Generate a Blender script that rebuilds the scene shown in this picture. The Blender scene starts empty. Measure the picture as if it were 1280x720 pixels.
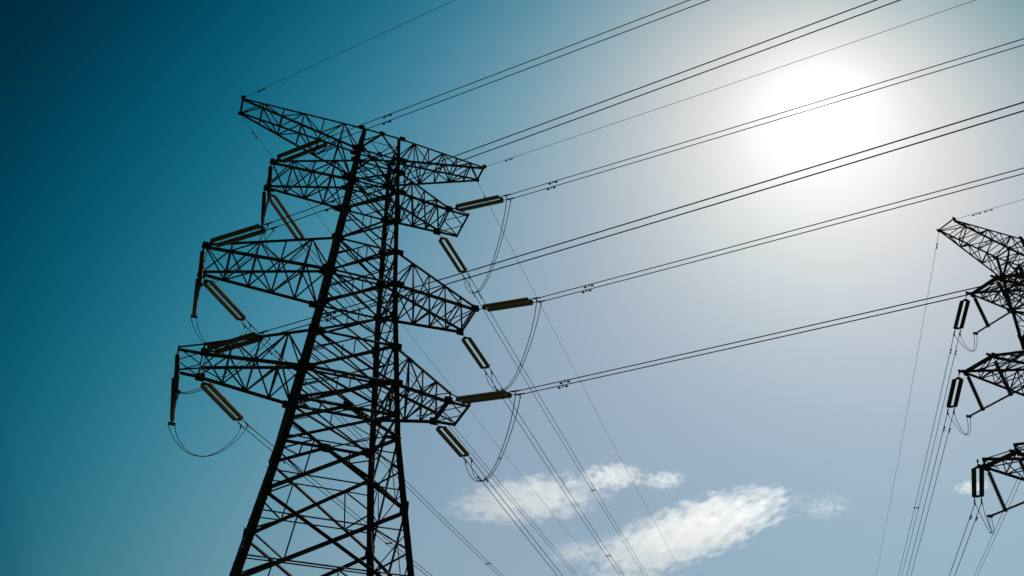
import bpy, bmesh, math, random
from mathutils import Vector, Matrix
random.seed(7)
R = math.radians
S = bpy.context.scene

# ------------------------------------------------------------------ camera
YAW, PITCH, ROLL = 0.3731, 0.6297, 0.0131
FWD = Vector((math.cos(PITCH)*math.sin(YAW), math.cos(PITCH)*math.cos(YAW), math.sin(PITCH)))
RT0 = Vector((math.cos(YAW), -math.sin(YAW), 0)); UP0 = RT0.cross(FWD)
RT = RT0*math.cos(ROLL) + UP0*math.sin(ROLL); UP = -RT0*math.sin(ROLL) + UP0*math.cos(ROLL)
CAMPOS = Vector((-7.167, -47.001, -25.509))
cd = bpy.data.cameras.new('camera'); co = bpy.data.objects.new('camera', cd); S.collection.objects.link(co)
co.matrix_world = Matrix(((RT.x, UP.x, -FWD.x, CAMPOS.x), (RT.y, UP.y, -FWD.y, CAMPOS.y), (RT.z, UP.z, -FWD.z, CAMPOS.z), (0, 0, 0, 1)))
cd.sensor_width = 36; cd.lens = 1062.263/1280*36; cd.clip_start = 0.1; cd.clip_end = 60000
S.camera = co
S.cycles.volume_bounces = 3; S.cycles.max_bounces = 8
GROUND = -27.1

# ------------------------------------------------------------------ light
SUN_AZ, SUN_EL = 48.7, 44.0          # degrees clockwise from +Y, and above the horizon
SD = Vector((math.cos(R(SUN_EL))*math.sin(R(SUN_AZ)), math.cos(R(SUN_EL))*math.cos(R(SUN_AZ)), math.sin(R(SUN_EL))))
sl = bpy.data.lights.new('sun', 'SUN'); sl.energy = 3.0; sl.angle = R(0.53); sl.color = (1, .95, .86)
so = bpy.data.objects.new('sun', sl); S.collection.objects.link(so)
so.rotation_euler = (-SD).to_track_quat('-Z', 'Y').to_euler()
S.view_settings.view_transform = 'Standard'; S.view_settings.look = 'None'
S.view_settings.exposure = 0; S.view_settings.gamma = 1
try: S.view_settings.use_curve_mapping = False
except Exception: pass

w = bpy.data.worlds.new('World'); S.world = w; w.use_nodes = True
nt = w.node_tree; nt.nodes.clear(); N = nt.nodes.new; LK = nt.links.new
def mth(op, a, b=None, clamp=False):
    n = N('ShaderNodeMath'); n.operation = op; n.use_clamp = clamp
    for i, v in enumerate((a, b)):
        if v is None: continue
        if isinstance(v, (int, float)): n.inputs[i].default_value = v
        else: LK(v, n.inputs[i])
    return n.outputs[0]
def mixc(bt, f, a, b):
    n = N('ShaderNodeMix'); n.data_type = 'RGBA'; n.blend_type = bt; n.clamp_factor = True
    for i, v in ((0, f), (6, a), (7, b)):
        if isinstance(v, (int, float)): n.inputs[i].default_value = v
        elif isinstance(v, tuple): n.inputs[i].default_value = (*v, 1)
        else: LK(v, n.inputs[i])
    return n.outputs[2]
def s2l(c): return tuple(((v/255)/12.92 if v/255 <= .04045 else ((v/255+.055)/1.055)**2.4) for v in c)
geo = N('ShaderNodeTexCoord').outputs['Generated']
dn = N('ShaderNodeVectorMath'); dn.operation = 'NORMALIZE'; LK(geo, dn.inputs[0]); D = dn.outputs[0]
dp = N('ShaderNodeVectorMath'); dp.operation = 'DOT_PRODUCT'; LK(D, dp.inputs[0]); dp.inputs[1].default_value = SD
th = mth('MINIMUM', mth('ARCCOSINE', mth('MINIMUM', dp.outputs['Value'], 1.0)), R(60.0))      # angle from the sun
sx = N('ShaderNodeSeparateXYZ'); LK(D, sx.inputs[0])
el = mth('MINIMUM', mth('MAXIMUM', mth('ARCSINE', sx.outputs['Z']), R(9.0)), R(62.0))            # elevation
# clear-sky radiance: log polynomial in the angle from the sun and the elevation, one curve for each of red, green, blue
KS = [[0.5153, 3.3287, 1.0611], [-0.6688, -3.4203, -2.1636], [8.5929, 1.6652, 3.8356], [-14.2554, -4.9555, -5.1554], [5.2568, -7.0251, -0.8882], [-7.905, -3.4408, -2.0066], [-13.5763, 3.998, -1.952], [-19.1237, -1.9523, -3.9115], [7.3077, 3.304, 2.804], [6.6956, 4.1303, 1.6022], [-9.3691, -4.055, -3.7328], [-0.2691, -0.1591, 0.0979], [8.8123, 0.2214, 1.8495], [-8.6832, -4.197, -3.5166]]
sdp = N('ShaderNodeVectorMath'); sdp.operation = 'DOT_PRODUCT'; LK(D, sdp.inputs[0]); sdp.inputs[1].default_value = (math.cos(R(SUN_AZ)), -math.sin(R(SUN_AZ)), 0)
sd = mth('MINIMUM', mth('MAXIMUM', sdp.outputs['Value'], -.8), .45)      # how far to the side of the sun
terms = [None, th, mth('MULTIPLY', th, th), mth('POWER', th, 3.0), el, mth('MULTIPLY', el, th), mth('MULTIPLY', el, el), mth('MULTIPLY', el, mth('MULTIPLY', th, th)), sd, mth('MULTIPLY', sd, sd), mth('MULTIPLY', sd, th), mth('EXPONENT', mth('MULTIPLY', mth('MULTIPLY', th, th), -1/R(6.0)**2)), mth('POWER', el, 3.0), mth('MULTIPLY', sd, el)]
core = mth('MULTIPLY', 1.6, mth('EXPONENT', mth('MULTIPLY', th, -1/R(1.25))))      # the aureole close round the sun
cb = N('ShaderNodeCombineColor')
for ch in range(3):
    acc = mth('ADD', KS[0][ch], 0.0)
    for t, k in zip(terms[1:], KS[1:]): acc = mth('ADD', acc, mth('MULTIPLY', t, k[ch]))
    v = mth('MINIMUM', mth('EXPONENT', acc), .89)
    LK(mth('ADD', v, core), cb.inputs[ch])
tot = cb.outputs[0]
bg = N('ShaderNodeBackground'); LK(tot, bg.inputs[0]); bg.inputs[1].default_value = 1.0
wo = N('ShaderNodeOutputWorld'); LK(bg.outputs[0], wo.inputs[0])

# ------------------------------------------------------------------ materials
def mat(name, c1, c2, rough=.6, metal=0., scale=3., bump=.02, transl=0.):
    m = bpy.data.materials.new(name); m.use_nodes = True; t = m.node_tree; b = t.nodes['Principled BSDF']
    tc = t.nodes.new('ShaderNodeTexCoord'); nz = t.nodes.new('ShaderNodeTexNoise'); nz.inputs['Scale'].default_value = scale; nz.inputs['Detail'].default_value = 6
    t.links.new(tc.outputs['Object'], nz.inputs['Vector'])
    cr = t.nodes.new('ShaderNodeValToRGB'); cr.color_ramp.elements[0].color = (*c1, 1); cr.color_ramp.elements[1].color = (*c2, 1)
    cr.color_ramp.elements[0].position = .35; cr.color_ramp.elements[1].position = .65
    t.links.new(nz.outputs['Fac'], cr.inputs[0]); t.links.new(cr.outputs[0], b.inputs['Base Color'])
    b.inputs['Roughness'].default_value = rough; b.inputs['Metallic'].default_value = metal
    if bump:
        bp = t.nodes.new('ShaderNodeBump'); bp.inputs['Strength'].default_value = .3; bp.inputs['Distance'].default_value = bump
        t.links.new(nz.outputs['Fac'], bp.inputs['Height']); t.links.new(bp.outputs[0], b.inputs['Normal'])
    if transl:
        tr = t.nodes.new('ShaderNodeBsdfTranslucent'); t.links.new(cr.outputs[0], tr.inputs[0])
        mx = t.nodes.new('ShaderNodeMixShader'); mx.inputs[0].default_value = transl
        t.links.new(b.outputs[0], mx.inputs[1]); t.links.new(tr.outputs[0], mx.inputs[2]); t.links.new(mx.outputs[0], t.nodes['Material Output'].inputs[0])
    return m
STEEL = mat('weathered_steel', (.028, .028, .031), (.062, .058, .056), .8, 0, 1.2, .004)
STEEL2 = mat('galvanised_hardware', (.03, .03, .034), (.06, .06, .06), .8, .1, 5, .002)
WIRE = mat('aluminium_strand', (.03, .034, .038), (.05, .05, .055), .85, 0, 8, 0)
GLASS = mat('toughened_glass_disc', (.36, .33, .22), (.50, .46, .31), .55, 0, 9, 0, .65)
PORC = mat('dark_porcelain', (.02, .018, .016), (.04, .034, .03), .5, 0, 9, 0)
RIM = mat('glass_disc_rim', (.03, .032, .025), (.05, .05, .04), .6, 0, 9, 0)
DARKCAP = mat('iron_cap', (.03, .03, .03), (.06, .055, .05), .5, .5, 9, 0)
ALU = mat('aluminium_tube', (.10, .11, .12), (.16, .17, .18), .7, .1, 2, 0)
CONC = mat('concrete', (.22, .21, .2), (.34, .33, .31), .9, 0, 2, .01)
GRASS = mat('dry_grass_ground', (.035, .05, .018), (.085, .08, .035), .95, 0, .15, .05)

# ------------------------------------------------------------------ helpers
C = S.collection
def link(name, bm, m, parent=None, smooth=False):
    me = bpy.data.meshes.new(name); bm.normal_update(); bm.to_mesh(me); bm.free()
    me.materials.append(m)
    if smooth: me.polygons.foreach_set('use_smooth', [True]*len(me.polygons))
    o = bpy.data.objects.new(name, me); C.objects.link(o)
    if parent: o.parent = parent; o.matrix_parent_inverse = Matrix()
    return o
def tag(o, label=None, cat=None, group=None, kind=None):
    if label: o['label'] = label
    if cat: o['category'] = cat
    if group: o['group'] = group
    if kind: o['kind'] = kind
    return o
def thing(name, loc, label, cat, group=None, rotz=0):
    o = bpy.data.objects.new(name, None); C.objects.link(o); o.location = loc; o.rotation_euler = (0, 0, rotz); o.empty_display_size = .3
    return tag(o, label, cat, group)
def V(*a): return Vector(a)
HEAVY = [1.0]
def angle_bar(bm, A, B, w, inward=None, th=None):
    """L-section rolled steel angle from A to B, flanges of width w."""
    A = Vector(A); B = Vector(B); d = B-A
    if d.length < 1e-4: return
    w *= HEAVY[0]
    d.normalize(); th = th or max(.012, w*.11)
    h = Vector(inward) if inward is not None else V(.3, .2, 1)
    u = h - d*h.dot(d)
    if u.length < 1e-3: u = V(1, 0, 0)-d*d.x
    u.normalize(); v = d.cross(u)
    pr = [(0, 0), (w, 0), (w, th), (th, th), (th, w), (0, w)]
    # bisect: corner points away from 'inward'
    uu = (u+v).normalized(); vv = (u-v).normalized()
    off = uu*(w*.3)+vv*(w*.3)
    a = [bm.verts.new(A+uu*x+vv*y-off) for x, y in pr]; b = [bm.verts.new(B+uu*x+vv*y-off) for x, y in pr]
    for i in range(6):
        j = (i+1) % 6; bm.faces.new((a[i], a[j], b[j], b[i]))
    bm.faces.new(a[::-1]); bm.faces.new(b)
def leg_bar(bm, A, B, w, fx, fy, th=.035):
    A = Vector(A); B = Vector(B); pr = [(0, 0), (w, 0), (w, th), (th, th), (th, w), (0, w)]
    a = [bm.verts.new(A+V(fx*x, fy*y, 0)) for x, y in pr]; b = [bm.verts.new(B+V(fx*x, fy*y, 0)) for x, y in pr]
    for i in range(6):
        j = (i+1) % 6; bm.faces.new((a[i], a[j], b[j], b[i]))
    bm.faces.new(a[::-1]); bm.faces.new(b)
def frame_of(d):
    d = Vector(d).normalized(); s = d.cross(V(0, 0, 1))
    if s.length < 1e-3: s = V(1, 0, 0)
    s.normalize(); return d, s, s.cross(d)
def box(bm, c, a, b, n, la, lb, ln):
    """box centred c, half axes a*la, b*lb, n*ln"""
    c = Vector(c); vs = []
    for i in (-1, 1):
        for j in (-1, 1):
            for k in (-1, 1): vs.append(bm.verts.new(c+a*la*i+b*lb*j+n*ln*k))
    for f in ((0, 1, 3, 2), (4, 6, 7, 5), (0, 4, 5, 1), (2, 3, 7, 6), (0, 2, 6, 4), (1, 5, 7, 3)): bm.faces.new([vs[i] for i in f])
def tube(bm, pts, r, seg=7, cap=True):
    rings = []; pts = [Vector(p) for p in pts]
    prev = None
    for i, p in enumerate(pts):
        d = (pts[min(i+1, len(pts)-1)]-pts[max(i-1, 0)]).normalized()
        if prev is None:
            s = d.cross(V(0, 0, 1));
            if s.length < 1e-3: s = V(1, 0, 0)
        else: s = prev-d*prev.dot(d)
        s.normalize(); prev = s; t = d.cross(s)
        rr = r[i] if isinstance(r, (list, tuple)) else r
        rings.append([bm.verts.new(p+s*rr*math.cos(2*math.pi*k/seg)+t*rr*math.sin(2*math.pi*k/seg)) for k in range(seg)])
    for a, b in zip(rings, rings[1:]):
        for k in range(seg): bm.faces.new((a[k], a[(k+1) % seg], b[(k+1) % seg], b[k]))
    if cap: bm.faces.new(rings[0][::-1]); bm.faces.new(rings[-1])
def gusset(bm, P, n, s=.3, th=.02):
    s *= .8
    """plate at P with normal n, chamfered corners"""
    P = Vector(P); n = Vector(n).normalized(); u = V(0, 0, 1)-n*n.z
    if u.length < .1: u = V(1, 0, 0)-n*n.x
    u.normalize(); v = n.cross(u); k = .8
    pr = [(-1, -k), (-k, -1), (k, -1), (1, -k), (1, k), (k, 1), (-k, 1), (-1, k)]
    a = [bm.verts.new(P+(u*x+v*y)*s+n*th) for x, y in pr]; b = [bm.verts.new(P+(u*x+v*y)*s-n*th) for x, y in pr]
    bm.faces.new(a); bm.faces.new(b[::-1])
    for i in range(8): j = (i+1) % 8; bm.faces.new((a[j], a[i], b[i], b[j]))
L3 = lambda a, b, t: Vector(a).lerp(Vector(b), t)

# ------------------------------------------------------------------ the ground
bm = bmesh.new(); n = 40; G = 6000
gv = [[bm.verts.new((x*abs(x)*G, y*abs(y)*G, 0)) for y in [j/n*2-1 for j in range(n+1)]] for x in [i/n*2-1 for i in range(n+1)]]
for i in range(n):
    for j in range(n): bm.faces.new((gv[i][j], gv[i+1][j], gv[i+1][j+1], gv[i][j+1]))
g = link('ground', bm, GRASS); g.location.z = GROUND; tag(g, kind='structure')

# ------------------------------------------------------------------ lattice tower
W0, W1, SLOPE, ZTOP = 2.645, 1.381, 0.142, 21.629
LV = {'b': [0, 2.66, .114], 'm': [7.56, 10.321, 7.501], 't': [16, 18.03, 15.883], 'e': [19.279, 21.629, 21.815]}
def hw(z): return W0+(W1-W0)*z/ZTOP if z >= 0 else W0-SLOPE*z
def tower(loc, rotz, label, arms, base_z, far=False):
    T = thing('lattice_tower', loc, label, 'transmission tower', 'lattice towers carrying the lines', rotz)
    gz = base_z
    def P(sx, sy, z): h = hw(z); return V(sx*h, sy*h, z)
    for sx in (-1, 1):
        for sy in (-1, 1):
            bm = bmesh.new(); o = V(sx, sy, 0)*.04
            for z0, z1, ww in ((gz, -13.2, .40), (-13.2, -3.8, .37), (-3.8, 7.56, .335), (7.56, 16, .30), (16, 21.63, .25)):
                leg_bar(bm, P(sx, sy, z0)+o, P(sx, sy, z1)+o, ww, -sx, -sy)
            for z in (-8.3, 5.0, 13.1):        # splice plates with bolts
                c = P(sx, sy, z)+o
                box(bm, c+V(-sx*.17, sy*.012, 0), V(1, 0, 0), V(0, 0, 1), V(0, 1, 0), .15, .55, .012)
                box(bm, c+V(sx*.012, -sy*.17, 0), V(0, 1, 0), V(0, 0, 1), V(1, 0, 0), .15, .55, .012)
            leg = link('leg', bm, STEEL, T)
            if (sx, sy) == (-1, -1):
                sb = bmesh.new(); z = gz+3
                k = 0
                while z < 21.4:
                    c = P(sx, sy, z)+o; d = V(-1, 0, 0) if k % 2 else V(0, -1, 0); st = c+(V(0, .1, 0) if k % 2 else V(.1, 0, 0))
                    tube(sb, [st, st+d*.2], .012, 5); z += .38; k += 1
                tag(link('step_bolts', sb, STEEL2, leg), kind='stuff')
            bm = bmesh.new()
            box(bm, P(sx, sy, gz+.1)+V(0, 0, 0), V(1, 0, 0), V(0, 1, 0), V(0, 0, 1), .55, .55, .45); bmesh.ops.bevel(bm, geom=bm.edges[:], offset=.06, affect='EDGES')
            link('footing', bm, CONC, T)
    panels = [(-13.2, -8.3), (-8.3, -3.8), (-2.3, 0), (0, 2.66), (2.66, 5.0), (5.0, 7.56), (7.56, 10.321), (10.321, 13.1), (13.1, 16), (16, 18.03), (18.03, 19.279)]
    lowp = [(gz+.5, -19.6), (-19.6, -13.2)]
    hor = [-2.3, 0, 2.66, 7.56, 10.321, 16, 18.03, 19.279, 21.6]
    for (ax, sgn) in (('y', -1), ('y', 1), ('x', -1), ('x', 1)):
        bm = bmesh.new()
        def Q(s, z):     # point on this face, s in -1..1 across
            h = hw(z); return V(s*h, sgn*h, z) if ax == 'y' else V(sgn*h, s*h, z)
        nrm = V(0, -sgn, 0) if ax == 'y' else V(-sgn, 0, 0); nout = -nrm
        for z0, z1 in lowp+panels:
            big = z1 <= -3; ww = .17 if big else .15 if z1 < 3 else .13
            if z0 >= 18: ww = .1
            a, b, c, d = Q(-1, z0), Q(1, z0), Q(-1, z1), Q(1, z1)
            angle_bar(bm, a+nrm*.02, d+nrm*.02, ww, nrm); angle_bar(bm, b+nrm*.1, c+nrm*.1, ww*.85, -nrm)
            t = (b-a).length/((b-a).length+(d-c).length); X = L3(a, d, t)
            gusset(bm, X+nrm*.06, nrm, .16 if big else .11, .01)
            if z1-z0 > 2:       # redundant members to the legs and to the crossing
                rw = .075 if big else .055
                for s in (-1, 1):
                    lm_ = L3(a if s < 0 else b, c if s < 0 else d, t)
                    q1 = L3(a if s < 0 else b, X, .5); q2 = L3(X, c if s < 0 else d, .5)
                    for q in (q1, q2): angle_bar(bm, lm_, q+nrm*.05, rw, nrm)
                    if big:
                        l1 = L3(a if s < 0 else b, c if s < 0 else d, t*.5); l2 = L3(a if s < 0 else b, c if s < 0 else d, t+(1-t)*.5)
                        angle_bar(bm, l1, q1+nrm*.05, rw*.8, nrm); angle_bar(bm, l2, q2+nrm*.05, rw*.8, nrm)
                        angle_bar(bm, q1+nrm*.05, q2+nrm*.05, rw*.8, nrm)
                if big:
                    for e0, e1, e2 in ((a, b, 0), (c, d, 1)):
                        angle_bar(bm, L3(e0, X, .5)+nrm*.05, L3(e1, X, .5)+nrm*.05, rw*.85, nrm)
                if not big and z0 > -3:
                    top_m = L3(c, d, .5); angle_bar(bm, X, top_m, rw, nrm)
            for z_ in ((z0,) if big else (z0, z1)):
                for s in (-1, 1): gusset(bm, Q(s*(1-.22/hw(z_)), z_)+nout*.03, nrm, .26, .012)
        for z in hor:
            angle_bar(bm, Q(-1, z)+nout*.03, Q(1, z)+nout*.03, .16 if z in (0, -2.3) else .13, nrm)
        # inverted V under the waist strut, with small ties
        M = Q(0, -2.3)
        for s in (-1, 1):
            angle_bar(bm, M+nout*.05, Q(s, -3.8)+nout*.05, .16, nrm)
            angle_bar(bm, L3(M, Q(s, -3.8), .5), Q(s*.5, -2.3), .07, nrm); angle_bar(bm, L3(M, Q(s, -3.8), .5), Q(s, -2.6), .07, nrm)
        gusset(bm, M+nout*.04, nrm, .36, .015)
        # top K-brace
        M = Q(0, 21.6)
        for s in (-1, 1):
            angle_bar(bm, M, Q(s, 19.4), .13, nrm); angle_bar(bm, L3(M, Q(s, 19.4), .5), Q(s, 20.6), .055, nrm)
            angle_bar(bm, L3(M, Q(s, 19.4), .5), Q(0, 19.35), .055, nrm)
        angle_bar(bm, L3(M, Q(-1, 19.4), .5), L3(M, Q(1, 19.4), .5), .055, nrm)
        gusset(bm, M+nout*.04, nrm, .24, .015); gusset(bm, Q(0, 19.35)+nout*.04, nrm, .2, .015)
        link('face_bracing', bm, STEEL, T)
    for z in (-2.3, 0, 2.66, 7.56, 10.321, 16, 18.03, 19.3, 21.55):
        bm = bmesh.new(); h = hw(z); dn_ = V(0, 0, -1)
        mids = [V(0, -h, z), V(h, 0, z), V(0, h, z), V(-h, 0, z)]
        for i in range(4): angle_bar(bm, mids[i], mids[(i+1) % 4], .09, dn_)
        if z < 17:
            angle_bar(bm, V(-h, -h, z), V(h, h, z), .11, dn_); angle_bar(bm, V(h, -h, z+.1), V(-h, h, z+.1), .11, dn_)
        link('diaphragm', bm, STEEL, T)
    nodes = {}; HEAVY[0] = 1.22
    for k in 'etmb':
        for s in (-1, 1):
            A = arms[k]; L = A['L'][0 if s < 0 else 1]; ht = A['h']; zl, zu, zt = LV[k]; zt = A.get('z', zt)
            tipN, tipF = V(s*L, -ht, zt), V(s*L, ht, zt)
            nb = {'e': 6, 'm': 5, 'b': 4, 't': 4}[k]
            bm = bmesh.new(); wb = bmesh.new()
            rails = {}
            for sy, tip in ((-1, tipN), (1, tipF)):
                lo_, up_ = P(s, sy, zl), P(s, sy, zu)
                thick_l = {'e': .15, 't': .17, 'm': .19, 'b': .19}[k]
                if k == 'e': tu = tip+V(0, 0, -.05); tl = tip+V(0, 0, -.12)
                else: tu = tip+V(0, 0, .12 if k != 'b' else .62); tl = tip
                angle_bar(bm, lo_, tl, thick_l if sy < 0 else thick_l*.72, V(0, -sy, -.2))
                angle_bar(bm, up_, tu, (thick_l*.6 if sy < 0 else thick_l*.85), V(0, -sy, .2))
                rails[sy] = (lo_, tl, up_, tu)
                gusset(bm, lo_+V(s*.25, -sy*-.04, 0), V(0, 1, 0), .34, .014); gusset(bm, up_+V(s*.2, sy*.04, 0), V(0, 1, 0), .28, .014)
            # webs: side faces, zigzag with posts
            for sy in (-1, 1):
                lo_, tl, up_, tu = rails[sy]
                for i in range(nb):
                    t0, t1 = i/nb, (i+1)/nb
                    if i: angle_bar(wb, L3(lo_, tl, t0), L3(up_, tu, t0), .062, V(0, -sy, 0))
                    if i < nb-1:
                        if i % 2 == 0: angle_bar(wb, L3(lo_, tl, t0), L3(up_, tu, t1), .07, V(0, -sy, 0))
                        else: angle_bar(wb, L3(up_, tu, t0), L3(lo_, tl, t1), .07, V(0, -sy, 0))
            # webs: bottom and top faces
            for q, ww in ((0, .07), (2, .06)):
                n0, n1 = rails[-1][q], rails[-1][q+1]; f0, f1 = rails[1][q], rails[1][q+1]
                for i in range(nb):
                    t0, t1 = i/nb, (i+1)/nb
                    if i: angle_bar(wb, L3(n0, n1, t0), L3(f0, f1, t0), ww, V(0, 0, 1))
                    if q == 0 and k != 'e':
                        angle_bar(wb, L3(n0, n1, t0), L3(f0, f1, t1), ww, V(0, 0, 1)); angle_bar(wb, L3(f0, f1, t0)+V(0, 0, .05), L3(n0, n1, t1)+V(0, 0, .05), ww, V(0, 0, 1))
                    else:
                        if i % 2: angle_bar(wb, L3(n0, n1, t0), L3(f0, f1, t1), ww, V(0, 0, 1))
                        else: angle_bar(wb, L3(f0, f1, t0), L3(n0, n1, t1), ww, V(0, 0, 1))
            tb = bm
            th_ = .10 if k == 'e' else .17
            ov = V(0, .12, 0)
            if k == 'e': angle_bar(tb, tipN-ov, tipF+ov, .1, V(0, 0, 1)); gusset(tb, tipN+V(0, -.08, 0), V(0, 1, 0), .2, .03); gusset(tb, tipF+V(0, .08, 0), V(0, 1, 0), .2, .03)
            else:
                box(tb, (tipN+tipF)/2+V(0, 0, .10), V(1, 0, 0), V(0, 1, 0), V(0, 0, 1), .035, ht+.15, .13)
                box(tb, (tipN+tipF)/2+V(-s*.17, 0, .10), V(1, 0, 0), V(0, 1, 0), V(0, 0, 1), .025, ht+.1, .09)
                for sy in (-1, 1):
                    gusset(tb, V(s*(L-.12), sy*(ht+.05), zt+.05), V(0, 1, 0), .33, .02)
                    if k == 'b': angle_bar(tb, V(s*L, sy*ht, zt), V(s*L, sy*ht, zt+.7), .12, V(-s, 0, 0)); angle_bar(tb, V(s*L, sy*ht, zt+.62), V(s*(L-1.3), sy*ht, zt+.15), .06, V(-s, 0, 0))
                ext = A['x'][0 if s < 0 else 1]
                if ext:
                    x0, x1 = s*L, s*(L+ext)
                    if ext > 1:
                        box(tb, V(x1, 0, zt+.08), V(1, 0, 0), V(0, 1, 0), V(0, 0, 1), .05, ht*.95+.1, .1)
                        for sy in (-1, 1):
                            angle_bar(tb, V(x0, sy*ht, zt), V(x1, sy*ht*.95, zt), .13, V(0, -sy, 0))
                            angle_bar(tb, V(x0, sy*ht, zt+(.62 if k == 'b' else .3)), V(x1, sy*ht*.95, zt+.15), .07, V(0, -sy, 0))
                            angle_bar(tb, V(x0, sy*ht, zt+.04), V(x1, 0, zt+.04), .055, V(0, 0, 1)); angle_bar(tb, V(x1, sy*ht*.95, zt+.07), V(x0, 0, zt+.07), .055, V(0, 0, 1))
                    else:
                        box(tb, V((x0+x1)/2, ht, zt+.06), V(1, 0, 0), V(0, 1, 0), V(0, 0, 1), ext/2+.1, .06, .08)
                        box(tb, V((x0+x1)/2, -ht, zt+.06), V(1, 0, 0), V(0, 1, 0), V(0, 0, 1), ext/2+.1, .06, .08)
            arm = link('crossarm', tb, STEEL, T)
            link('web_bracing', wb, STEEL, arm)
            nodes[k, s] = (tipN, tipF)
    HEAVY[0] = 1.0
    return T

arms1 = {'e': dict(L=(10.234, 8.434), h=.771, x=(0, 0)), 't': dict(L=(7.245, 5.704), h=1.391, x=(0, 1.47)),
         'm': dict(L=(9.946, 8.047), h=1.557, x=(0, 0)), 'b': dict(L=(8.434, 6.556), h=1.493, x=(1.33, 1.33))}
arms2 = {'e': dict(L=(8.56, 8.0), h=.771, x=(0, 0)), 't': dict(L=(6.747, 6.0), h=1.24, x=(.55, .55)),
         'm': dict(L=(10.85, 9.5), h=1.29, x=(.55, .55)), 'b': dict(L=(12.15, 10.), h=1.29, x=(.55, .55), z=-.35)}
T1 = tower(V(0, 0, 0), 0, 'large dark steel lattice tower in the left half of the photo, its whole top visible', arms1, GROUND)
T2LOC = V(55.38, -9.25, -.34); T2ROT = .03
T2 = tower(T2LOC, T2ROT, 'more distant lattice tower cut off by the right edge of the photo', arms2, GROUND+.34)
M2 = Matrix.Translation(T2LOC) @ Matrix.Rotation(T2ROT, 4, 'Z')

# ------------------------------------------------------------------ insulators
def disc_string_mesh(n, pitch, r, name, shell=None):
    bm = bmesh.new(); bc = bmesh.new(); seg = 14
    z = 0
    for i in range(n):
        prof = [(.05, .0), (.075, -.012), (r*.72, -.03), (r*.95, -.055), (r, -.085), (r*.93, -.1), (r*.6, -.078), (.045, -.07)]
        rings = [[bm.verts.new((q*math.cos(2*math.pi*k/seg), q*math.sin(2*math.pi*k/seg), -(z)+zz-.03)) for k in range(seg)] for q, zz in prof]
        for ri, (a, b) in enumerate(zip(rings, rings[1:])):
            for k in range(seg): bm.faces.new((a[k], b[k], b[(k+1) % seg], a[(k+1) % seg])).material_index = 1 if ri in (3, 4) else 0
        bm.faces.new(rings[0]); bm.faces.new(rings[-1][::-1])
        tube(bc, [V(0, 0, -z), V(0, 0, -z-.02), V(0, 0, -z-.05)], [.035, .055, .058], 10)
        tube(bc, [V(0, 0, -z-.05), V(0, 0, -z-pitch)], .018, 6)
        z += pitch
    me = bpy.data.meshes.new(name); bm.to_mesh(me); bm.free(); me.materials.append(shell or GLASS); me.materials.append(shell or RIM); me.polygons.foreach_set('use_smooth', [True]*len(me.polygons))
    mc = bpy.data.meshes.new('cap_and_pin'); bc.to_mesh(mc); bc.free(); mc.materials.append(DARKCAP)
    return me, mc
SM, SC = disc_string_mesh(26, .155, .155, 'disc_string')      # 4.03 m long
DM, DC = disc_string_mesh(25, .139, .16, 'dark_disc_string', PORC)
JM, JC = disc_string_mesh(20, .132, .15, 'jumper_disc_string', PORC)     # 2.6 m long
def place(me, name, parent, loc, direction, sub=None, subname=None):
    o = bpy.data.objects.new(name, me); C.objects.link(o); o.parent = parent
    q = (-Vector(direction)).to_track_quat('Z', 'Y'); o.matrix_local = Matrix.Translation(Vector(loc)) @ q.to_matrix().to_4x4()
    if sub:
        c = bpy.data.objects.new(subname, sub); C.objects.link(c); c.parent = o
    return o
GI = 'paired tension insulator strings at the arm ends'
def tension_set(A, E, label, dark=False):
    A = Vector(A); E = Vector(E); d, s, u = frame_of(E-A); Ltot = (E-A).length
    T = thing('tension_insulator', A, label, 'insulator', GI)
    SL = 3.47 if dark else 4.03; st = (Ltot-SL)*.85; sp = .25
    bm = bmesh.new()
    tube(bm, [V(0, 0, 0), d*(st-.25)], .03, 8); box(bm, d*.12, d, s, u, .14, .05, .06)
    link('shackle_link', bm, STEEL2, T)
    for nm, at in (('yoke_plate', st-.12), ('yoke_plate', st+SL+.1)):
        bm = bmesh.new(); pts = [(-.12, -.1), (.1, -sp-.06), (.16, -sp-.06), (.16, sp+.06), (.1, sp+.06), (-.12, .1)]
        if at > 1.5: pts = [(-x, y) for x, y in pts][::-1]
        a = [bm.verts.new(d*(at+x)+s*y+u*.015) for x, y in pts]; b = [bm.verts.new(d*(at+x)+s*y-u*.015) for x, y in pts]
        bm.faces.new(a); bm.faces.new(b[::-1])
        for i in range(6): j = (i+1) % 6; bm.faces.new((a[j], a[i], b[i], b[j]))
        link(nm, bm, STEEL2, T)
    for q in (-sp, sp): place(DM if dark else SM, 'insulator_string', T, d*st+s*q, d, DC if dark else SC, 'cap_and_pin')
    for q in (-.23, .23):
        bm = bmesh.new()
        tube(bm, [d*(st+SL+0.17)+s*q, d*(st+SL+0.42)+s*q, d*(st+SL+0.47)+s*q, d*(st+SL+1.07)+s*q], [.03, .03, .055, .045], 8)
        tube(bm, [d*(st+SL+0.72)+s*q, d*(st+SL+0.75)+s*q-V(0, 0, .28)], .04, 8)
        link('dead_end_clamp', bm, STEEL2, T)
    J = [A+d*(st+SL+0.75)+s*q-V(0, 0, .26) for q in (-.23, .23)]
    return A+d*(st+SL+1.02), s, J
def wire_pts(E, az, slope, cv, t0, t1, n, off):
    a = R(az); h = V(math.sin(a), math.cos(a), 0); s = V(math.cos(a), -math.sin(a), 0)*off
    return [E+h*t+V(0, 0, -slope*t+cv*t*t)+s for t in [t0+(t1-t0)*(i/n)**1.15 for i in range(n+1)]]
def proj(P):
    d = Vector(P)-CAMPOS; w_ = d.dot(FWD); return d.dot(RT)/w_, d.dot(UP)/w_
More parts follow.
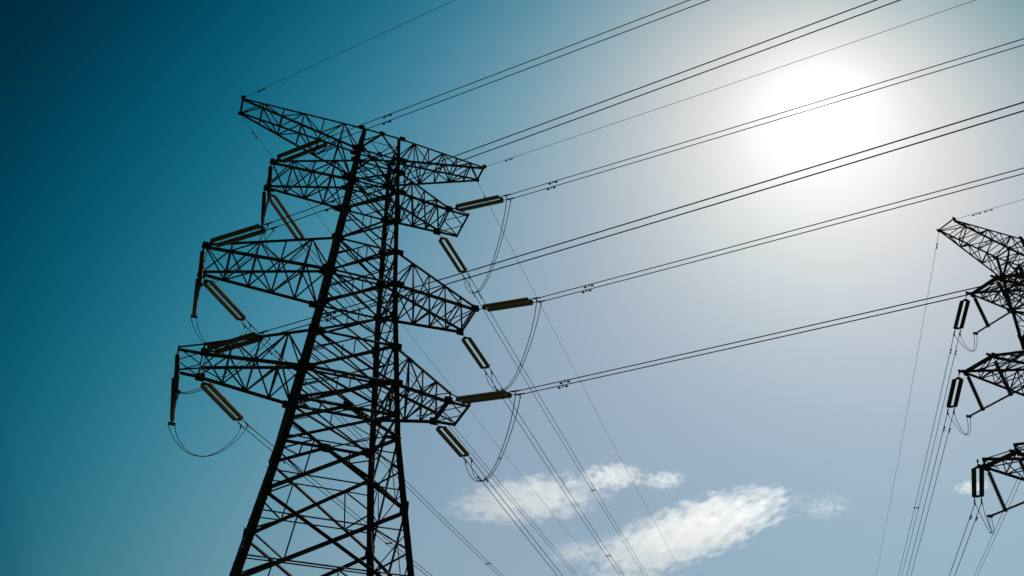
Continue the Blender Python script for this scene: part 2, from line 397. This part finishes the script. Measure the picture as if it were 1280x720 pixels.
def damper(parent, P, d):
    bm = bmesh.new(); d = Vector(d).normalized(); P = Vector(P)
    box(bm, P-V(0, 0, .05), d, d.cross(V(0, 0, 1)).normalized(), V(0, 0, 1), .03, .025, .07)
    tube(bm, [P+V(0, 0, -.11)-d*.22, P+V(0, 0, -.11)+d*.22], .01, 5)
    for q in (-1, 1): tube(bm, [P+V(0, 0, -.12)+d*q*.15, P+V(0, 0, -.12)+d*q*.18, P+V(0, 0, -.12)+d*q*.32], [.035, .06, .05], 8)
    link('vibration_damper', bm, STEEL2, parent)
GW = 'paired power lines strung between the towers'
def bundle(E, az, slope, cv, where, mode, T_, spacers=(), dampers=(), where_sp='', rad=.028):
    E = Vector(E); names = {}
    a, b = [wire_pts(E, az, slope, cv, 0, 12, 2, q)[-1] for q in (-.225, .225)]
    pa, pb = proj(a), proj(b)
    if mode == 'near': first = 'upper' if pa[1] > pb[1] else 'lower'; other = 'lower' if first == 'upper' else 'upper'
    else: first = 'left-hand' if pa[0] < pb[0] else 'right-hand'; other = 'right-hand' if first == 'left-hand' else 'left-hand'
    for q, w_ in ((-.225, first), (.225, other)):
        pts = wire_pts(E, az, slope, cv, 0, T_, 70, q)
        bm = bmesh.new(); org = pts[0].copy(); tube(bm, [p-org for p in pts], rad, 6)
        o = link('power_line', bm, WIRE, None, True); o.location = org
        tag(o, f'{w_} wire of the pair {where}', 'power line', GW)
        for t in dampers:
            tt = t+(.35 if q > 0 else 0); p0, p1 = wire_pts(E, az, slope, cv, tt, tt+.2, 1, q); damper(o, p0-org, p1-p0)
    for t in spacers:
        P0, P1 = [wire_pts(E, az, slope, cv, t, t+.1, 1, q)[0] for q in (-.225, .225)]
        c = (P0+P1)/2; bm = bmesh.new(); dd = (P1-P0).normalized(); al = dd.cross(V(0, 0, 1)).normalized()
        box(bm, V(0, 0, 0), dd, al, V(0, 0, 1), .2, .035, .04)
        for sgn in (-1, 1): box(bm, dd*sgn*.225, dd, al, V(0, 0, 1), .06, .1, .06)
        o = link('bundle_spacer', bm, STEEL2); o.location = c
        tag(o, f'spacer on the pair {where_sp or where}', 'spacer', 'spacers on the paired wires')
def single(E, az, slope, cv, label, T_, dampers=(), rad=.017):
    pts = wire_pts(Vector(E), az, slope, cv, 0, T_, 70, 0); bm = bmesh.new(); org = pts[0].copy(); tube(bm, [p-org for p in pts], rad, 6)
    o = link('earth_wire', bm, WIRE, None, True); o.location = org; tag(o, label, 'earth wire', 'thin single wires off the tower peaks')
    for t in dampers: p0, p1 = wire_pts(Vector(E), az, slope, cv, t, t+.2, 1, 0); damper(o, p0-org, p1-p0)

W = {"tln": [[-7.245, -1.391, 15.883], [-4.263, -5.362, 15.301], 139.85, 0.0577], "mln": [[-9.946, -1.557, 7.501], [-6.794, -5.405, 6.994], 140.55, 0.0432], "bln": [[-8.434, -1.493, 0.114], [-5.695, -5.631, -0.503], 140.68, 0.043], "trn": [[5.704, -1.391, 15.883], [8.269, -5.457, 14.509], 139.52, 0.062], "mrn": [[8.047, -1.557, 7.501], [10.35, -5.772, 6.112], 140.49, 0.0462], "brn": [[6.556, -1.493, 0.114], [8.948, -5.749, -0.969], 141.91, 0.0546], "tlf": [[-7.245, 1.391, 15.883], [-3.872, 4.92, 14.799], 40.38, 0.0295], "mlf": [[-9.946, 1.557, 7.501], [-6.629, 5.274, 7.072], 39.98, 0.026], "blf": [[-8.434, 1.493, 0.114], [-5.394, 5.444, -0.277], 40.1, 0.0181], "trf": [[5.704, 1.391, 15.883], [9.049, 5.102, 15.674], 39.87, 0.0286], "mrf": [[8.047, 1.557, 7.501], [11.307, 5.346, 7.4], 39.98, 0.0347], "brf": [[6.556, 1.493, 0.114], [9.925, 5.181, -0.114], 39.72, 0.0377], "2tlf": [[48.046, -8.23, 15.543], [50.613, -4.455, 14.972], 37.03, 0.0539], "2mlf": [[43.946, -8.303, 7.161], [46.576, -4.583, 6.524], 37.02, 0.0504], "2blf": [[42.647, -8.342, -0.226], [45.693, -5.023, -1.155], 37.25, 0.0427]}
LVN = {'t': 'top', 'm': 'middle', 'b': 'lowest'}; SN = {'l': 'left', 'r': 'right'}
SPC = {'mlf': (50,), 'trf': (43,), 'mrf': (40,), 'tlf': (26,), 'blf': (22,)}
DMP = {'trn': (2.9,), 'mrn': (3.0,), 'brn': (2.6,), 'mln': (4.,), 'tln': (4.,), 'bln': (4.,), 'brf': (2.5,), 'mrf': (2.,), 'mlf': (3.,), 'blf': (5.,), 'trf': (2.,), 'tlf': (3.,)}
JP = {}
for k in ('tln', 'mln', 'bln', 'trn', 'mrn', 'brn', 'tlf', 'mlf', 'blf', 'trf', 'mrf', 'brf'):
    A, E, az, slp = W[k]; nf = k[2]
    where = f"{LVN[k[0]]} {SN[k[1]]} arm of the large tower"
    lab = (f"double insulator string pointing right from the {where}" if nf == 'n'
           else f"double insulator string slanting steeply down from the {where}")
    e2, s, J = tension_set(A, E, lab); JP[k] = J
    bundle(e2, az, slp, .00025 if nf == 'n' else .0002, ("rising from the " if nf == 'n' else "descending from the ")+where,
           'near' if nf == 'n' else 'far', 190 if nf == 'n' else 330, SPC.get(k, ()), DMP.get(k, ()))
single((-10.234, -.85, 21.75), 140.69, .0358, .00025, 'thin wire rising from the left peak of the large tower to the top edge', 190, (1.8,))
single((8.434, -.85, 21.75), 140.27, .0565, .00025, 'thin faint wire rising from the right peak of the large tower towards the sun', 190, (2.2,))
single((-10.234, .85, 21.7), 40.45, .0197, .0002, 'thin wire dropping behind the large tower from its left peak', 330, (2.,))
single((8.434, .85, 21.7), 40.33, .032, .0002, 'thin wire dropping right from the right peak of the large tower', 330, (2.,))

# loose jumpers on the right arms of the large tower
GJ = 'looping jumper wires joining the insulator ends'
def jumper(P1, P2, sag, label, out=V(0, 0, 0), rad=.026, flip=False, nsp=2, skew=0.):
    cs = []; mid_ = lambda q: (Vector(P1[0])+Vector(P1[1]))/2*(1-q)+(Vector(P2[0])+Vector(P2[1]))/2*q
    P2 = P2[::-1] if flip else P2
    bm = bmesh.new(); org = Vector(P1[0])
    for a, b in zip(P1, P2):
        pts = []
        for i in range(33):
            t = i/32; g = 4*t*(1-t); gg = g**.8
            pts.append(Vector(a).lerp(Vector(b), t).lerp(mid_(t), .6*g**.5)+V(0, 0, -sag)*gg+out*g-org)
        tube(bm, pts, rad, 6); cs.append(pts)
    o = link('jumper_wire', bm, WIRE, None, True); o.location = org; tag(o, label, 'jumper wire', GJ)
    for j in range(nsp):
        i = int(32*(j+1)/(nsp+1)); a, b = cs[0][i], cs[1][i]
        if (b-a).length < .02: continue
        sb = bmesh.new(); tube(sb, [a-(b-a).normalized()*.06, b+(b-a).normalized()*.06], .028, 6); link('jumper_spacer', sb, STEEL2, o)
    return o
for k, sag in (('tr', 3.8), ('mr', 3.3), ('br', 2.9)):
    jumper(JP[k+'n'], JP[k+'f'], sag, f'pair of wires looping below the {LVN[k[0]]} right arm of the large tower', flip=True)

# rigid jumpers hung below the left arms
def rigid_jumper(nN, nF, lean, near_J, far_J, where, half, Hn=2.95, sagf=2.0, sagn=1.0):
    bots = []
    for nd, w_ in ((nN, 'nearer'), (nF, 'farther')):
        d = (V(lean[0], lean[1], -1)).normalized(); T = thing('jumper_insulator', nd, f'{w_} upright insulator string under the {where}', 'insulator', 'insulator strings hanging from the arm tips')
        place(JM, 'insulator_string', T, d*.25, d, JC, 'cap_and_pin')
        bm = bmesh.new(); tube(bm, [V(0, 0, 0), d*.27], .025, 7); tube(bm, [d*2.85, d*Hn], .025, 7); link('end_fitting', bm, STEEL2, T)
        bots.append(nd+d*Hn)
    ax = (bots[1]-bots[0]).normalized(); s = ax.cross(V(0, 0, 1)).normalized(); a = bots[0]-ax*half; b = bots[1]+ax*half
    T = thing('jumper_tube', (a+b)/2, f'straight metal jumper tube hung under the {where}', 'jumper tube', 'metal tubes under the arm tips')
    bm = bmesh.new(); c = (a+b)/2; tube(bm, [a-c, b-c], .075, 10); link('tube', bm, ALU, T)
    for e_ in (a, b):
        bm = bmesh.new(); box(bm, e_-c, ax, s, V(0, 0, 1), .08, .2, .07); link('end_plate', bm, STEEL2, T)
    for bt in bots:
        bm = bmesh.new(); box(bm, bt-c, ax, s, V(0, 0, 1), .1, .1, .1); link('hanger_clamp', bm, STEEL2, T)
    ends = {0: [a+s*q-ax*.05 for q in (-.2, .2)], 1: [b+s*q+ax*.05 for q in (-.2, .2)]}
    if near_J: jumper(ends[0], near_J, sagn, f'lead wires from near end of tube under the {where}', rad=.021, nsp=0, flip=near_flip(ends[0], near_J))
    if far_J: jumper(ends[1], far_J, sagf, f'lead wires from far end of tube under the {where}', rad=.021, nsp=1, flip=near_flip(ends[1], far_J))
def near_flip(P1, P2):
    return (Vector(P1[0])-Vector(P2[0])).length+(Vector(P1[1])-Vector(P2[1])).length > (Vector(P1[0])-Vector(P2[1])).length+(Vector(P1[1])-Vector(P2[0])).length
LEAN = (.14, 0)
rigid_jumper(V(-7.3, -1.39, 15.75), V(-7.3, 1.39, 15.75), LEAN, JP['tln'], JP['tlf'], 'top left arm of the large tower', .7)
rigid_jumper(V(-10., -1.55, 7.37), V(-10., 1.55, 7.37), LEAN, JP['mln'], JP['mlf'], 'middle left arm of the large tower', .3)
rigid_jumper(V(-9.78, -1.42, 0.), V(-9.78, 1.42, 0.), (.2, 0), JP['bln'], JP['blf'], 'lowest left arm of the large tower', .65)

# ------------------------------------------------------------------ second tower's lines
def n2(s, L, y, z): return M2 @ V(s*L, y, z)
for k in 'tmb':
    A2 = arms2[k]; z = A2.get('z', LV[k][2]); where = f'{LVN[k]} arm of the distant tower'
    A, E, az, slp = W['2'+k+'lf']
    e2, s, Jf = tension_set(A, E, f'double disc insulator string hanging steeply from the {where}', True)
    bundle(e2, az, slp, .0002, f'dropping steeply from the {where}', 'far', 330, (36,) if k == 't' else (), (2.2,))
    A = n2(-1, A2['L'][0], -A2['h'], z); E = A+V(math.sin(R(143)), math.cos(R(143)), -.16)*4.9
    e2, s, Jn = tension_set(A, E, f'double disc insulator string pointing right from the {where}', True)
    bundle(e2, 141.5, .05, .00025, f'leaving the photo from the {where}', 'near', 190)
    L = A2['L'][0]
    rigid_jumper(n2(-1, L-.05, -A2['h']*.95, z-.05), n2(-1, L-.05, A2['h']*.95, z-.05), (.12, 0), Jn, Jf, where, 1.25, sagf=1.6)
A = n2(1, 6., 1.24, 16); E = A+V(math.sin(R(38)), math.cos(R(38)), -.08)*4.9
e2, s, J = tension_set(A, E, 'double disc insulator string beyond the right edge on the distant tower')
bundle(e2, 37.52, .036, .0002, 'in the lower right corner of the photo', 'far', 330)
single(n2(-1, 8.56, .8, 21.75), 36.6, .0688, .0002, 'thin wire dropping steeply from the left peak of the distant tower', 330, (1.8,))
single(n2(-1, 8.56, -.8, 21.75), 141.8, .007, .0002, 'thin wire rising from the left peak of the distant tower to the right edge', 190, (1.7, 2.6))

# ------------------------------------------------------------------ clouds, two kilometres off
def cloud_mat(name, seed, cover, dens, scale, stretch):
    m = bpy.data.materials.new(name); m.use_nodes = True; t = m.node_tree; t.nodes.clear(); n_ = t.nodes.new; l_ = t.links.new
    def mm(op, a, b=None, c=None, clamp=False):
        n = n_('ShaderNodeMath'); n.operation = op; n.use_clamp = clamp
        for i, v in enumerate((a, b, c)):
            if v is None: continue
            if isinstance(v, (int, float)): n.inputs[i].default_value = v
            else: l_(v, n.inputs[i])
        return n.outputs[0]
    tc = n_('ShaderNodeTexCoord'); mp = n_('ShaderNodeMapping'); l_(tc.outputs['Object'], mp.inputs[0])
    mp.inputs['Location'].default_value = (seed, seed*.7, seed*.3); mp.inputs['Scale'].default_value = stretch
    nz = n_('ShaderNodeTexNoise'); nz.inputs['Scale'].default_value = scale; nz.inputs['Detail'].default_value = 7; nz.inputs['Roughness'].default_value = .62; l_(mp.outputs[0], nz.inputs['Vector'])
    ln = n_('ShaderNodeVectorMath'); ln.operation = 'LENGTH'; l_(tc.outputs['Object'], ln.inputs[0])
    fall = mm('SUBTRACT', 1.0, mm('POWER', ln.outputs['Value'], 2.2))
    d = mm('ADD', mm('MULTIPLY', fall, .62), mm('MULTIPLY', mm('SUBTRACT', nz.outputs['Fac'], .5), 2.4))
    d = mm('MULTIPLY', mm('SUBTRACT', d, cover), 7.0, None, True)
    d = mm('MULTIPLY', mm('MULTIPLY', d, mm('MULTIPLY', fall, 4.0, None, True)), dens)
    pv = n_('ShaderNodeVolumePrincipled'); pv.inputs['Color'].default_value = (.95, .93, .905, 1); pv.inputs['Anisotropy'].default_value = .72
    l_(d, pv.inputs['Density']); o = n_('ShaderNodeOutputMaterial'); l_(pv.outputs[0], o.inputs['Volume'])
    try: m.cycles.volume_step_rate = .25
    except Exception: pass
    return m
def cloud(dirv, size, roll, label, seed, cover=.3, dens=.03, scale=1.6, stretch=(2.2, 1.6, 1.), dist=1700):
    bm = bmesh.new(); bmesh.ops.create_icosphere(bm, subdivisions=3, radius=1.0)
    o = link('cloud', bm, cloud_mat('cloud_vapour', seed, cover, dens, scale, stretch))
    o.location = CAMPOS+Vector(dirv)*dist; h = Vector((dirv[0], dirv[1], 0)).normalized()
    rt_ = V(h.y, -h.x, 0); m3 = Matrix((rt_, h, V(0, 0, 1))).transposed()
    o.rotation_euler = (m3 @ Matrix.Rotation(R(-roll), 3, 'Y')).to_euler(); o.scale = size
    return tag(o, label, 'cloud', 'small white clouds low in the sky')
cloud((.5527, .8334, .3575), (265, 170, 44), 15, 'largest white cloud, a long bank sloping up to the right near the bottom edge', 3.1, .31, .0100, 3.7)
cloud((.385, .923, .405), (205, 130, 40), 6, 'wispy white cloud behind the wires, lower right of the large tower', 8.3, .33, .009, 3.0)
cloud((.4798, .8774, .4345), (85, 60, 30), 0, 'small puffy cloud at the right end of the wispy one', 14.2, .34, .013, 2.6)
cloud((.5344, .8453, .4263), (62, 50, 18), 0, 'tiny cloud pair standing alone above the largest cloud', 21.6, .38, .012, 2.4)
cloud((.6763, .7367, .374), (80, 50, 36), 0, 'scattered wisps off the right tip of the largest cloud', 5.7, .56, .007, 3.6)
cloud((.4859, .874, .300), (150, 80, 20), 3, 'low flat cloud cut off by the bottom edge of the photo', 11.9, .3, .010, 3.4)
cloud((.4373, .8993, .3407), (70, 60, 24), 8, 'faint small cloud at the lower left end of the largest one', 17.3, .36, .008, 2.6)
cloud((.7812, .6243, .3723), (34, 30, 11), 0, 'tiny white cloud behind the lowest arm of the distant tower', 26.4, .2, .010, 1.2)
